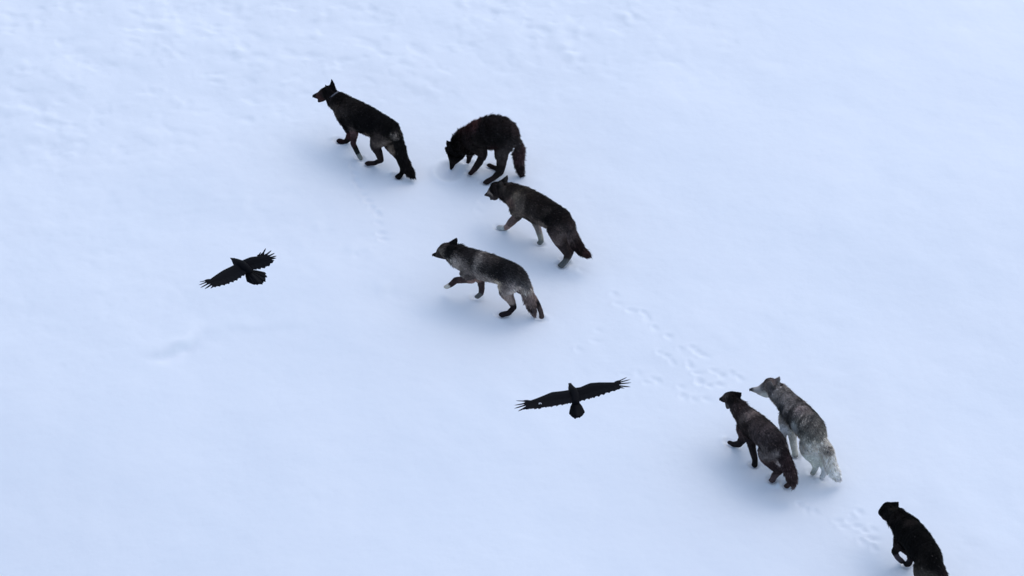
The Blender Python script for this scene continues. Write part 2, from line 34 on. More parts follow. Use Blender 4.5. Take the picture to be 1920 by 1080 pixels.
{'name': 'w7', 'loc': [5.171, -6.104, 0.0], 'rot': 1.9788, 'torso': [[0.793, 0.0, 0.585, 0.101], [0.647, 0.0, 0.61, 0.114], [0.489, 0.0, 0.638, 0.146], [0.295, 0.0, 0.658, 0.182], [0.052, 0.0, 0.673, 0.193], [-0.168, 0.0, 0.669, 0.183], [-0.33, 0.0, 0.635, 0.178]], 'head': [[0.848, 0.0, 0.518, 0.087], [0.937, 0.0, 0.424, 0.06], [0.994, 0.0, 0.374, 0.028]], 'jaw': [[0.818, 0.0, 0.481, 0.083], [0.895, 0.0, 0.389, 0.035]], 'tail': [[-0.439, -0.039, 0.62, 0.102], [-0.523, -0.076, 0.54, 0.07], [-0.551, -0.11, 0.4, 0.075], [-0.593, -0.147, 0.27, 0.068], [-0.619, -0.173, 0.16, 0.025]], 'legs': {'FL': [[0.24, 0.029, 0.47, 0.125], [0.259, -0.059, 0.256, 0.055], [0.262, -0.074, 0.142, 0.039], [0.276, -0.06, 0.059, 0.039], [0.3, -0.043, 0.03, 0.037]], 'FR': [[0.3, 0.037, 0.47, 0.125], [0.353, 0.077, 0.319, 0.059], [0.376, 0.109, 0.243, 0.037], [0.351, 0.067, 0.142, 0.034], [0.33, 0.016, 0.08, 0.034]], 'HL': [[-0.28, 0.033, 0.47, 0.147], [-0.294, 0.066, 0.372, 0.102], [-0.378, 0.018, 0.242, 0.063], [-0.445, -0.017, 0.148, 0.041], [-0.451, 0.033, 0.08, 0.036], [-0.441, 0.088, 0.03, 0.039]], 'HR': [[-0.316, -0.05, 0.47, 0.136], [-0.365, -0.057, 0.357, 0.091], [-0.468, -0.14, 0.23, 0.057], [-0.533, -0.163, 0.138, 0.039], [-0.553, -0.131, 0.075, 0.034], [-0.556, -0.094, 0.03, 0.036]]}, 'ear': [[0.834, -0.05, 0.641], [0.642, -0.05, 0.695], [0.672, -0.07, 0.788]], 'coat': [[0.771, 0.061, 0.661, 0.092, 6, 6, 6], [0.658, 0.021, 0.722, 0.029, 34, 32, 30], [0.753, 0.045, 0.457, 0.034, 30, 20, 26], [0.485, -0.04, 0.778, 0.057, 20, 18, 20], [0.206, -0.008, 0.817, 0.051, 32, 28, 28], [0.052, 0.136, 0.81, 0.17, 5, 5, 6], [-0.38, -0.019, 0.805, 0.113, 7, 7, 8], [-0.39, 0.119, 0.515, 0.079, 44, 42, 40], [-0.379, 0.152, 0.714, 0.056, 22, 20, 20], [0.223, 0.153, 0.467, 0.057, 18, 14, 15], [0.317, 0.058, 0.143, 0.04, 56, 52, 66], [0.261, -0.044, 0.092, 0.046, 20, 17, 22], [-0.561, -0.103, 0.592, 0.045, 24, 18, 22]], 'base': (10, 9, 10), 'extra': {}, 'collar': None}]
RAVENS = [
{'name': 'b1', 'loc': [-3.186, -7.261, 6.0], 'rot': 2.27, 'body': [[0.149, 0.0, 0.0, 0.027], [0.085, 0.002, 0.0, 0.044], [0.004, 0.004, 0.0, 0.063], [-0.081, 0.0, -0.0, 0.056], [-0.149, 0.0, 0.0, 0.04]], 'beak': [[0.168, -0.0, 0.0, 0.019], [0.196, 0.003, 0.0, 0.009], [0.216, 0.007, -0.0, 0.003]], 'tail': [[-0.319, 0.121, 0.0], [-0.358, 0.115, 0.0], [-0.39, 0.104, 0.0], [-0.419, 0.078, 0.0], [-0.425, 0.051, 0.0], [-0.445, 0.03, 0.0], [-0.427, -0.032, -0.0], [-0.369, -0.1, 0.0], [-0.31, -0.13, 0.0]], 'tailroot': [-0.124, -0.003, 0.0], 'L': {'lead': [[0.057, 0.043, 0.021], [0.047, 0.115, 0.026], [0.042, 0.222, 0.033], [0.027, 0.304, 0.039], [0.003, 0.402, 0.046], [-0.027, 0.511, 0.054]], 'prim': [[0.011, 0.608, 0.06], [-0.034, 0.651, 0.063], [-0.09, 0.669, 0.065], [-0.139, 0.643, 0.063], [-0.171, 0.58, 0.058]], 'trail': [[-0.191, 0.523, 0.054], [-0.21, 0.473, 0.051], [-0.225, 0.414, 0.047], [-0.233, 0.357, 0.043], [-0.236, 0.296, 0.039], [-0.232, 0.237, 0.034], [-0.22, 0.173, 0.03], [-0.206, 0.114, 0.026], [-0.189, 0.081, 0.024]], 'proot': [[-0.019, 0.474, 0.051], [-0.036, 0.47, 0.051], [-0.059, 0.457, 0.05], [-0.087, 0.437, 0.048], [-0.097, 0.414, 0.047]]}, 'R': {'lead': [[0.061, -0.04, 0.022], [0.047, -0.094, 0.031], [0.025, -0.159, 0.043], [-0.037, -0.233, 0.056], [-0.092, -0.288, 0.065], [-0.126, -0.311, 0.069]], 'prim': [[0.001, -0.288, 0.066], [0.008, -0.37, 0.08], [-0.074, -0.393, 0.084], [-0.14, -0.39, 0.084], [-0.196, -0.376, 0.081], [-0.222, -0.351, 0.077], [-0.237, -0.31, 0.069]], 'trail': [[-0.259, -0.26, 0.061], [-0.272, -0.206, 0.051], [-0.261, -0.149, 0.041], [-0.235, -0.104, 0.033], [-0.204, -0.072, 0.027], [-0.18, -0.041, 0.022]], 'proot': [[-0.037, -0.216, 0.053], [-0.066, -0.235, 0.056], [-0.089, -0.249, 0.059], [-0.111, -0.257, 0.06], [-0.127, -0.253, 0.059], [-0.134, -0.247, 0.058], [-0.14, -0.234, 0.056]]}},
{'name': 'b2', 'loc': [0.691, -9.627, 6.0], 'rot': 1.7459, 'body': [[0.164, 0.0, -0.0, 0.02], [0.1, -0.0, 0.0, 0.033], [0.016, -0.012, -0.0, 0.052], [-0.078, -0.015, 0.0, 0.049], [-0.164, 0.0, 0.0, 0.041]], 'beak': [[0.175, 0.004, 0.0, 0.013], [0.188, 0.009, 0.0, 0.007], [0.196, 0.012, 0.0, 0.003]], 'tail': [[-0.382, 0.092, -0.0], [-0.419, 0.08, 0.0], [-0.452, 0.06, 0.0], [-0.442, 0.034, 0.0], [-0.443, 0.007, 0.0], [-0.417, -0.022, 0.0], [-0.378, -0.048, 0.0]], 'tailroot': [-0.152, -0.002, 0.0], 'L': {'lead': [[0.053, 0.033, 0.02], [0.036, 0.116, 0.028], [0.026, 0.238, 0.038], [-0.035, 0.354, 0.048], [-0.079, 0.442, 0.056], [-0.117, 0.528, 0.064]], 'prim': [[-0.101, 0.677, 0.077], [-0.182, 0.709, 0.079], [-0.24, 0.721, 0.08], [-0.292, 0.687, 0.077], [-0.269, 0.621, 0.072]], 'trail': [[-0.275, 0.589, 0.069], [-0.27, 0.54, 0.065], [-0.278, 0.494, 0.061], [-0.277, 0.444, 0.056], [-0.257, 0.362, 0.049], [-0.254, 0.298, 0.043], [-0.242, 0.232, 0.038], [-0.23, 0.166, 0.032], [-0.213, 0.107, 0.027], [-0.205, 0.07, 0.023]], 'proot': [[-0.119, 0.505, 0.062], [-0.132, 0.491, 0.06], [-0.14, 0.476, 0.059], [-0.146, 0.47, 0.058], [-0.148, 0.446, 0.056]]}, 'R': {'lead': [[0.075, -0.035, 0.02], [0.07, -0.098, 0.026], [0.111, -0.219, 0.037], [0.095, -0.32, 0.045], [0.069, -0.411, 0.053], [0.041, -0.51, 0.062]], 'prim': [[0.097, -0.646, 0.074], [0.046, -0.677, 0.077], [-0.012, -0.674, 0.076], [-0.084, -0.651, 0.074], [-0.089, -0.581, 0.068]], 'trail': [[-0.099, -0.515, 0.062], [-0.116, -0.463, 0.058], [-0.129, -0.397, 0.052], [-0.147, -0.329, 0.046], [-0.162, -0.27, 0.041], [-0.17, -0.213, 0.036], [-0.177, -0.156, 0.031], [-0.185, -0.098, 0.026], [-0.185, -0.054, 0.022]], 'proot': [[0.028, -0.467, 0.058], [0.026, -0.451, 0.057], [0.024, -0.435, 0.055], [0.023, -0.418, 0.054], [0.019, -0.409, 0.053]]}, 'spot': [-0.181, 0.414, 0.054]}]
GROUND = {'lift': [], 'prints': [[-2.3, 2.86, 1.3], [-2.28, 2.68, 1.0], [-2.25, 2.5, 1.5], [-2.19, 2.35, 1.3], [-2.13, 2.17, 1.1], [-2.06, 2.01, 1.4], [-2.01, 1.86, 1.3], [-1.92, 1.71, 1.5], [-1.88, 1.48, 0.8], [-1.86, 1.25, 1.3], [-1.81, 1.1, 1.2], [-1.96, 0.86, 0.6], [-2.2, 0.73, 0.6], [1.43, -0.14, 0.7], [1.47, -0.36, 0.6], [1.67, -0.53, 0.8], [1.83, -0.58, 1], [1.87, -0.72, 0.7], [1.97, -0.91, 0.9], [2.16, -1.1, 1], [2.03, -1.45, 0.9], [2.13, -1.52, 1], [2.2, -1.66, 0.8], [2.31, -1.38, 0.8], [2.49, -1.37, 1], [2.56, -1.45, 0.9], [2.51, -1.89, 1], [2.43, -1.75, 0.8], [2.42, -1.7, 0.9], [2.54, -2.03, 1], [2.64, -1.52, 0.8], [2.76, -1.85, 1], [2.87, -1.95, 1], [2.99, -1.89, 0.9], [3.1, -2.0, 0.9], [2.82, -2.14, 1], [2.54, -2.09, 1], [2.3, -2.17, 0.8], [2.32, -2.37, 0.9], [2.45, -2.44, 1], [2.62, -2.44, 0.9], [2.71, -2.17, 1], [1.92, -1.98, 0.7], [1.73, -1.87, 0.6], [1.99, -2.03, 0.8], [0.92, -1.37, 0.7], [1.18, -0.96, 0.5], [1.16, -1.19, 0.5], [3.78, -4.6, 0.8], [3.87, -4.71, 0.9], [3.98, -4.74, 0.7], [4.25, -4.92, 0.9], [4.33, -5.03, 0.8], [4.42, -4.92, 1], [4.46, -4.85, 0.8], [4.55, -4.76, 0.9], [4.52, -5.03, 0.9], [4.62, -5.13, 1.1], [4.66, -5.24, 1.1], [4.56, -5.34, 0.9], [4.7, -5.45, 1], [4.7, -5.08, 0.9], [4.75, -5.29, 0.8], [-0.42, 1.99, 0.6], [-0.47, 1.8, 0.5], [0.86, 0.61, 0.6], [0.96, 0.43, 0.5], [1.85, -2.06, 0.6], [1.53, -1.89, 0.5]], 'ridge1': [[-5.04, -1.56], [-4.82, -1.47], [-4.61, -1.33], [-4.46, -1.19], [-4.3, -0.96], [-4.19, -0.81]], 'ridge2': [[-4.14, -1.19], [-4.02, -1.1], [-3.92, -0.86], [-3.61, -0.93], [-2.95, -0.84], [-2.58, -0.7]], 'ridge3': [[-1.84, -0.14], [-1.67, -0.06], [-1.49, -0.24], [-1.37, -0.6], [-1.31, -0.84], [-1.11, -0.72]], 'ridge4': [[-7.47, 3.81], [-7.29, 3.52], [-6.87, 3.44], [-6.56, 3.71], [-6.35, 4.01]], 'ridge5': [[-4.95, 5.47], [-4.69, 5.79], [-4.49, 5.72], [-4.24, 5.66], [-3.87, 5.47]], 'dig': [[-0.91, 2.73]], 'lumps': [[0.8, 5.87, 0.8], [0.9, 5.61, 1], [1.01, 6.26, 0.8], [0.71, 6.4, 0.5], [1.74, 6.72, 0.8], [-0.75, 7.03, 0.7], [-2.91, 6.6, 0.7], [-4.1, 6.93, 0.5], [-3.82, 1.99, 0.4], [-1.96, 0.79, 0.4], [0.4, 5.94, 0.5], [-1.79, -0.0, 0.5], [-2.26, 0.86, 0.4], [-2.76, 1.35, 0.4]]}


# ---------------------------------------------------------------- helpers
def tag(o, label=None, cat=None, group=None, kind=None):
    for k, v in (('label', label), ('category', cat), ('group', group), ('kind', kind)):
        if v: o[k] = v
def empty(name, loc, rz):
    o = bpy.data.objects.new(name, None); C.objects.link(o); o.location = loc; o.rotation_euler = (0, 0, rz)
    o.empty_display_size = .3
    return o
def link(name, me, mat, parent=None, smooth=True):
    o = bpy.data.objects.new(name, me); C.objects.link(o)
    me.materials.clear(); me.materials.append(mat)
    if smooth: me.polygons.foreach_set('use_smooth', [True]*len(me.polygons))
    if parent: o.parent = parent
    return o
def bm_mesh(bm, name='m'):
    me = bpy.data.meshes.new(name); bm.to_mesh(me); bm.free(); return me
def principled(name, col=(.5, .5, .5), rough=.8, spec=.3):
    m = bpy.data.materials.new(name); m.use_nodes = True
    b = m.node_tree.nodes['Principled BSDF']; b.inputs['Base Color'].default_value = (*col, 1)
    b.inputs['Roughness'].default_value = rough; b.inputs['Specular IOR Level'].default_value = spec
    return m, m.node_tree, b
def noise_tint(nt, b, col, amount, scale):
    """procedural mottling of a base colour"""
    tc = nt.nodes.new('ShaderNodeTexCoord'); n = nt.nodes.new('ShaderNodeTexNoise'); n.inputs['Scale'].default_value = scale
    n.inputs['Detail'].default_value = 6
    mx = nt.nodes.new('ShaderNodeMix'); mx.data_type = 'RGBA'
    mx.inputs[6].default_value = (*[c*(1-amount) for c in col], 1); mx.inputs[7].default_value = (*[min(1, c*(1+amount)) for c in col], 1)
    nt.links.new(tc.outputs['Object'], n.inputs['Vector']); nt.links.new(n.outputs[0], mx.inputs[0]); nt.links.new(mx.outputs[2], b.inputs['Base Color'])

# snow
SNOW, snt, sb = principled('snow', (.86, .89, .93), .75, .15)
tc = snt.nodes.new('ShaderNodeTexCoord')
bump = snt.nodes.new('ShaderNodeBump'); bump.inputs['Strength'].default_value = .2; bump.inputs['Distance'].default_value = .02
n1 = snt.nodes.new('ShaderNodeTexNoise'); n1.inputs['Scale'].default_value = 9; n1.inputs['Detail'].default_value = 8; n1.inputs['Roughness'].default_value = .6
snt.links.new(tc.outputs['Object'], n1.inputs['Vector']); snt.links.new(n1.outputs[0], bump.inputs['Height']); snt.links.new(bump.outputs[0], sb.inputs['Normal'])
n2 = snt.nodes.new('ShaderNodeTexNoise'); n2.inputs['Scale'].default_value = .5; n2.inputs['Detail'].default_value = 5
mx = snt.nodes.new('ShaderNodeMix'); mx.data_type = 'RGBA'
mx.inputs[6].default_value = (.815, .865, .905, 1); mx.inputs[7].default_value = (.865, .895, .92, 1)
snt.links.new(tc.outputs['Object'], n2.inputs['Vector']); snt.links.new(n2.outputs[0], mx.inputs[0]); snt.links.new(mx.outputs[2], sb.inputs['Base Color'])

# fur: coat colour lives in a per-vertex attribute, mottled by noise
def coat_mat(name, rough):
    m, nt, b = principled(name, (.03, .03, .03), rough, .12)
    at = nt.nodes.new('ShaderNodeAttribute'); at.attribute_name = 'coat'
    nt.links.new(at.outputs['Color'], b.inputs['Base Color'])
    return m
FUR = coat_mat('wolf_fur', .95); SKIN = coat_mat('wolf_undercoat', .95)
NOSE, nt_, b_ = principled('nose_leather', (.008, .008, .01), .35, .5); noise_tint(nt_, b_, (.008, .008, .01), .4, 60)
EYE, nt_, b_ = principled('eye_amber', (.09, .05, .015), .15, .5); noise_tint(nt_, b_, (.07, .04, .012), .5, 200)
BAND, nt_, b_ = principled('collar_band', (.09, .09, .10), .6, .3); noise_tint(nt_, b_, (.10, .10, .115), .25, 40)
BOX, nt_, b_ = principled('collar_box', (.012, .012, .014), .5, .4); noise_tint(nt_, b_, (.012, .012, .014), .3, 30)
PLUME, nt_, b_ = principled('raven_plumage', (.003, .003, .0045), .75, .07); noise_tint(nt_, b_, (.0028, .003, .0045), .5, 25)
BEAK, nt_, b_ = principled('raven_beak', (.006, .006, .007), .6, .15); noise_tint(nt_, b_, (.006, .006, .007), .3, 60)
GAP_PALE, nt_, b_ = principled('gap_pale', (.55, .56, .58), .9, .1); noise_tint(nt_, b_, (.55, .56, .58), .1, 60)  # pale tone for the tuft that stands in for a wing gap

def lin(c):
    c = c/255.0
    return c/12.92 if c <= .04045 else ((c+.055)/1.055)**2.4
LIGHT = (.70, .82, 1.02)
def albedo(c, g=1.45, grey=.28):
    a = np.array([max(.0022, min(.8, lin(v)/l*g)) for v, l in zip(c, LIGHT)])
    return a*(1-grey)+a.mean()*grey

# ---------------------------------------------------------------- the snow field
_tab = rng.random((256, 256))
def vnoise(x, y):
    xi = np.floor(x).astype(int); yi = np.floor(y).astype(int); fx = x-xi; fy = y-yi
    fx = fx*fx*fx*(fx*(fx*6-15)+10); fy = fy*fy*fy*(fy*(fy*6-15)+10)
    g = lambda a, b: _tab[a & 255, b & 255]
    return (g(xi, yi)*(1-fx)*(1-fy)+g(xi+1, yi)*fx*(1-fy)+g(xi, yi+1)*(1-fx)*fy+g(xi+1, yi+1)*fx*fy)*2-1
def fbm(x, y, s, o=4, seed=0, gain=.5):
    r = 0; a = 1
    for k in range(o):
        ca, sa = math.cos(.6*k+seed), math.sin(.6*k+seed)
        r = r+a*vnoise((x*ca-y*sa)/s+seed*13.7+k*31.1, (x*sa+y*ca)/s-seed*7.1+k*17.3); a *= gain; s *= .5
    return r
def smooth(a, b, x):
    t = np.clip((x-a)/(b-a), 0, 1); return t*t*(3-2*t)

def axis_coords(lo, hi, step, far):
    core = list(np.arange(lo, hi+step/2, step)); out_hi = []; out_lo = []; d = step; p = core[-1]
    while p < far: d *= 1.18; p += d; out_hi.append(p)
    d = step; p = core[0]
    while p > -far: d *= 1.18; p -= d; out_lo.append(p)
    return np.array(out_lo[::-1]+core+out_hi)
def seg_dist(X, Y, pts):
    best = np.full(X.shape, 1e9); side = np.zeros(X.shape); tt = np.zeros(X.shape); n = len(pts)-1
    for i in range(n):
        ax, ay = pts[i][:2]; bx, by = pts[i+1][:2]; dx, dy = bx-ax, by-ay; L2 = dx*dx+dy*dy
        t = np.clip(((X-ax)*dx+(Y-ay)*dy)/L2, 0, 1); d = np.hypot(X-ax-t*dx, Y-ay-t*dy)
        m = d < best; best = np.where(m, d, best); side = np.where(m, np.sign((X-ax)*dy-(Y-ay)*dx), side); tt = np.where(m, (i+t)/n, tt)
    return best, side, tt

paws = []          # world positions of every grounded paw
for W in WOLVES:
    c, s = math.cos(W['rot']), math.sin(W['rot'])
    for k, leg in W['legs'].items():
        x, y, z, r = leg[-1]
        if z < .07: paws.append((W['loc'][0]+c*x-s*y, W['loc'][1]+s*x+c*y, W['rot']))

def snow_height(X, Y):
    H = .06*fbm(X, Y, 5.5, 2, 1)+.024*fbm(X, Y, 1.9, 3, 2)
    fade = np.ones_like(X)
    for W in WOLVES: fade *= 1-.93*np.exp(-(((X-W['loc'][0])**2+(Y-W['loc'][1])**2)/1.1**2))
    H *= fade
    # wind crusted, lumpy band along the top and the upper left
    rough = smooth(3.2, 6.2, Y-.25*X+.8*vnoise(X/1.7, Y/1.7))*(1-smooth(1.5, 3.6, X))
    rough = np.maximum(rough, .7*smooth(3.6, 6.5, Y)*(1-smooth(2.5, 4.5, X)))
    rough = np.maximum(rough, .35*smooth(-2.0, 1.5, Y-.3*X)*(1-smooth(-3, -.5, X)))
    n = fbm(X, Y, 1.0, 4, 3, .5)
    H += rough*(.016*n+.018*np.maximum(0, fbm(X, Y, .38, 3, 4)-.25)-.022*np.maximum(0, fbm(X+9, Y, .3, 2, 5)-.35))*fade
    H += .0035*fbm(X, Y, .35, 4, 6)*smooth(3000, 30, np.hypot(X, Y))
    # low wind-cut edges: the snow steps down on one side of each line, dying out towards both ends
    for key, amp, wd in (('ridge1', .07, .15), ('ridge2', .014, .2), ('ridge4', .02, .3), ('ridge5', .018, .22)):
        d, sd_, t = seg_dist(X+.04*vnoise(X*3, Y*3), Y+.04*vnoise(X*3+9, Y*3), GROUND[key])
        env = np.sin(math.pi*t)**.7*np.clip(1-np.abs(t-.5)*1.2, 0, 1)
        H += -amp*env*np.exp(-(d/(wd*1.5))**2)*np.tanh(d*sd_/(wd*.45))*(.8+.4*vnoise(X*4, Y*4))
    for x, y, s in GROUND['lumps']:
        r = np.hypot((X-x)*1.1, (Y-y)*.8)+.03*vnoise(X*9, Y*9)
        H += .03*s*np.exp(-(r/.10)**2)-.02*s*np.exp(-(((X-x-.10)**2+(Y-y+.10)**2)/.09**2))
    wob = fbm(X, Y, .11, 3, 8)
    for i, (x, y, s) in enumerate(GROUND['prints']):
        a = 2.35+.5*math.sin(i*5.1); u = (X-x)*math.cos(a)+(Y-y)*math.sin(a); v = -(X-x)*math.sin(a)+(Y-y)*math.cos(a)
        r = np.sqrt((u/.075)**2+(v/.048)**2)+.30*wob
        r = np.maximum(r, 0)
        H += s*(-.014*np.exp(-r**2.6)+.006*np.exp(-((r-1.3)/.4)**2)*np.clip(.5+u/.09, 0, 1.4))
    for x, y, rz in paws:
        u = (X-x)*math.cos(rz)+(Y-y)*math.sin(rz); v = -(X-x)*math.sin(rz)+(Y-y)*math.cos(rz)
        r = np.sqrt(((u-.01)/.085)**2+(v/.055)**2)
        H += -.028*np.exp(-r**3)+np.exp(-((r-1.45)/.45)**2)*(.004+.016*np.maximum(0, wob+.1))
    (hx, hy) = GROUND['ridge3'][1][:2]
    H += -.07*np.exp(-(((X-hx-.1)/.9)**2+((Y-hy+.15)/.55)**2))+.05*np.exp(-(((X-hx+.9)/1.1)**2+((Y-hy-.1)/.8)**2))
    for x, y in GROUND['dig']:
        r = np.sqrt(((X-x)/.17)**2+((Y-y)/.20)**2)
        H += -.075*np.exp(-r**3)+.025*np.exp(-((r-1.3)/.35)**2)
    # corner slopes added to darken the lower left and brighten the upper right
    H -= 1.5*np.exp(-((X+11)**2+(Y+10)**2)/5.4**2)
    H -= 1.1*np.exp(-((X-13)**2+(Y-11)**2)/6.2**2)
    return H

xs = axis_coords(-8.2, 8.2, .026, 2500); ys = axis_coords(-8.4, 9.6, .030, 2500)
X, Y = np.meshgrid(xs, ys); H = snow_height(X, Y)
nx, ny = len(xs), len(ys)
co = np.stack([X, Y, H], -1).reshape(-1, 3).astype(np.float32)
idx = np.arange(nx*ny).reshape(ny, nx)
quads = np.stack([idx[:-1, :-1], idx[:-1, 1:], idx[1:, 1:], idx[1:, :-1]], -1).reshape(-1, 4).astype(np.int32)
def np_mesh(name, co, faces, colors=None):
    me = bpy.data.meshes.new(name); k = faces.shape[1]; nf = len(faces)
    me.vertices.add(len(co)); me.vertices.foreach_set('co', np.asarray(co, np.float32).ravel())
    me.loops.add(nf*k); me.loops.foreach_set('vertex_index', np.asarray(faces, np.int32).ravel())
    me.polygons.add(nf); me.polygons.foreach_set('loop_start', np.arange(0, nf*k, k, dtype=np.int32))
    me.polygons.foreach_set('loop_total', np.full(nf, k, np.int32))
    me.update(calc_edges=True)
    if colors is not None: set_coat(me, colors)
    return me
def set_coat(me, colors):
    a = me.color_attributes.new('coat', 'FLOAT_COLOR', 'POINT')
    rgba = np.ones((len(me.vertices), 4), np.float32); rgba[:, :3] = colors
    a.data.foreach_set('color', rgba.ravel())
g = link('ground', np_mesh('ground', co, quads), SNOW); tag(g, 'wind packed snow field crossed by paw tracks', kind='structure')

# ---------------------------------------------------------------- wolves
def add_ball(bm, p, r, sc=(1, 1, 1), sub=2):
    bmesh.ops.create_icosphere(bm, subdivisions=sub, radius=1, matrix=Matrix.Translation(p) @ Matrix.Diagonal((r*sc[0], r*sc[1], r*sc[2], 1)))
def add_cone(bm, a, b, ra, rb):
    a = Vector(a); b = Vector(b); d = b-a; L = d.length
    if L < 1e-4: return
    q = d.to_track_quat('Z', 'Y').to_matrix().to_4x4()
    s = max(-.95, min(.95, (ra-rb)/L)); c = math.sqrt(1-s*s)            # tangent cone between the two spheres
    a2 = a+d/L*(ra*s); b2 = b+d/L*(rb*s)
    bmesh.ops.create_cone(bm, cap_ends=True, segments=18, radius1=ra*c, radius2=rb*c, depth=(b2-a2).length, matrix=Matrix.Translation((a2+b2)/2) @ q)
def chain(bm, pts):
    for i, p in enumerate(pts):
        add_ball(bm, p[:3], p[3])
        if i: add_cone(bm, pts[i-1][:3], p[:3], pts[i-1][3], p[3])
def remeshed(bm, voxel, iters, fac=.5):
    me = bm_mesh(bm, 'tmp'); o = bpy.data.objects.new('tmp', me); C.objects.link(o)
    m = o.modifiers.new('r', 'REMESH'); m.mode = 'VOXEL'; m.voxel_size = voxel; m.use_smooth_shade = True
    if iters:
        s = o.modifiers.new('s', 'SMOOTH'); s.factor = fac; s.iterations = iters
    dg = bpy.context.evaluated_depsgraph_get(); dg.update()
    out = bpy.data.meshes.new_from_object(o.evaluated_get(dg)); bpy.data.objects.remove(o); bpy.data.meshes.remove(me)
    out.name = 'body'
    return out

def coat_colors(P, W, jit=None):
    """colour of the coat at local points P: blended from readings placed on the animal, same on both flanks"""
    pos = np.array([c[:3] for c in W['coat']]); rad = np.array([c[3] for c in W['coat']])
    col = np.array([albedo(c[4:7], W['extra']['gain'], W['extra'].get('grey', .28)) for c in W['coat']]); base = albedo(W['base'], W['extra']['gain'])
    q = P.copy()                                              # patches have ragged, not round, outlines
    q[:, 0] += .022*vnoise(P[:, 0]*11+3, P[:, 2]*11+P[:, 1]*7)+.010*vnoise(P[:, 0]*37, P[:, 2]*37+9)
    q[:, 2] += .022*vnoise(P[:, 0]*11+31, P[:, 2]*11+P[:, 1]*7+5)+.010*vnoise(P[:, 0]*37+7, P[:, 2]*37)
    wb = .0025; num = np.zeros((len(P), 3))+base*wb; den = np.full(len(P), wb)
    for p, r, c in zip(pos, rad, col):
        d1 = (q[:, 0]-p[0])**2+(q[:, 2]-p[2])**2
        dy = np.minimum(np.abs(q[:, 1]-p[1]), np.abs(q[:, 1]+p[1]) if abs(p[1]) < .35 else 9)
        ww = np.exp(-(d1+dy**2*.7)/(r*1.0)**2); num += ww[:, None]*c; den += ww
    return num/den[:, None]

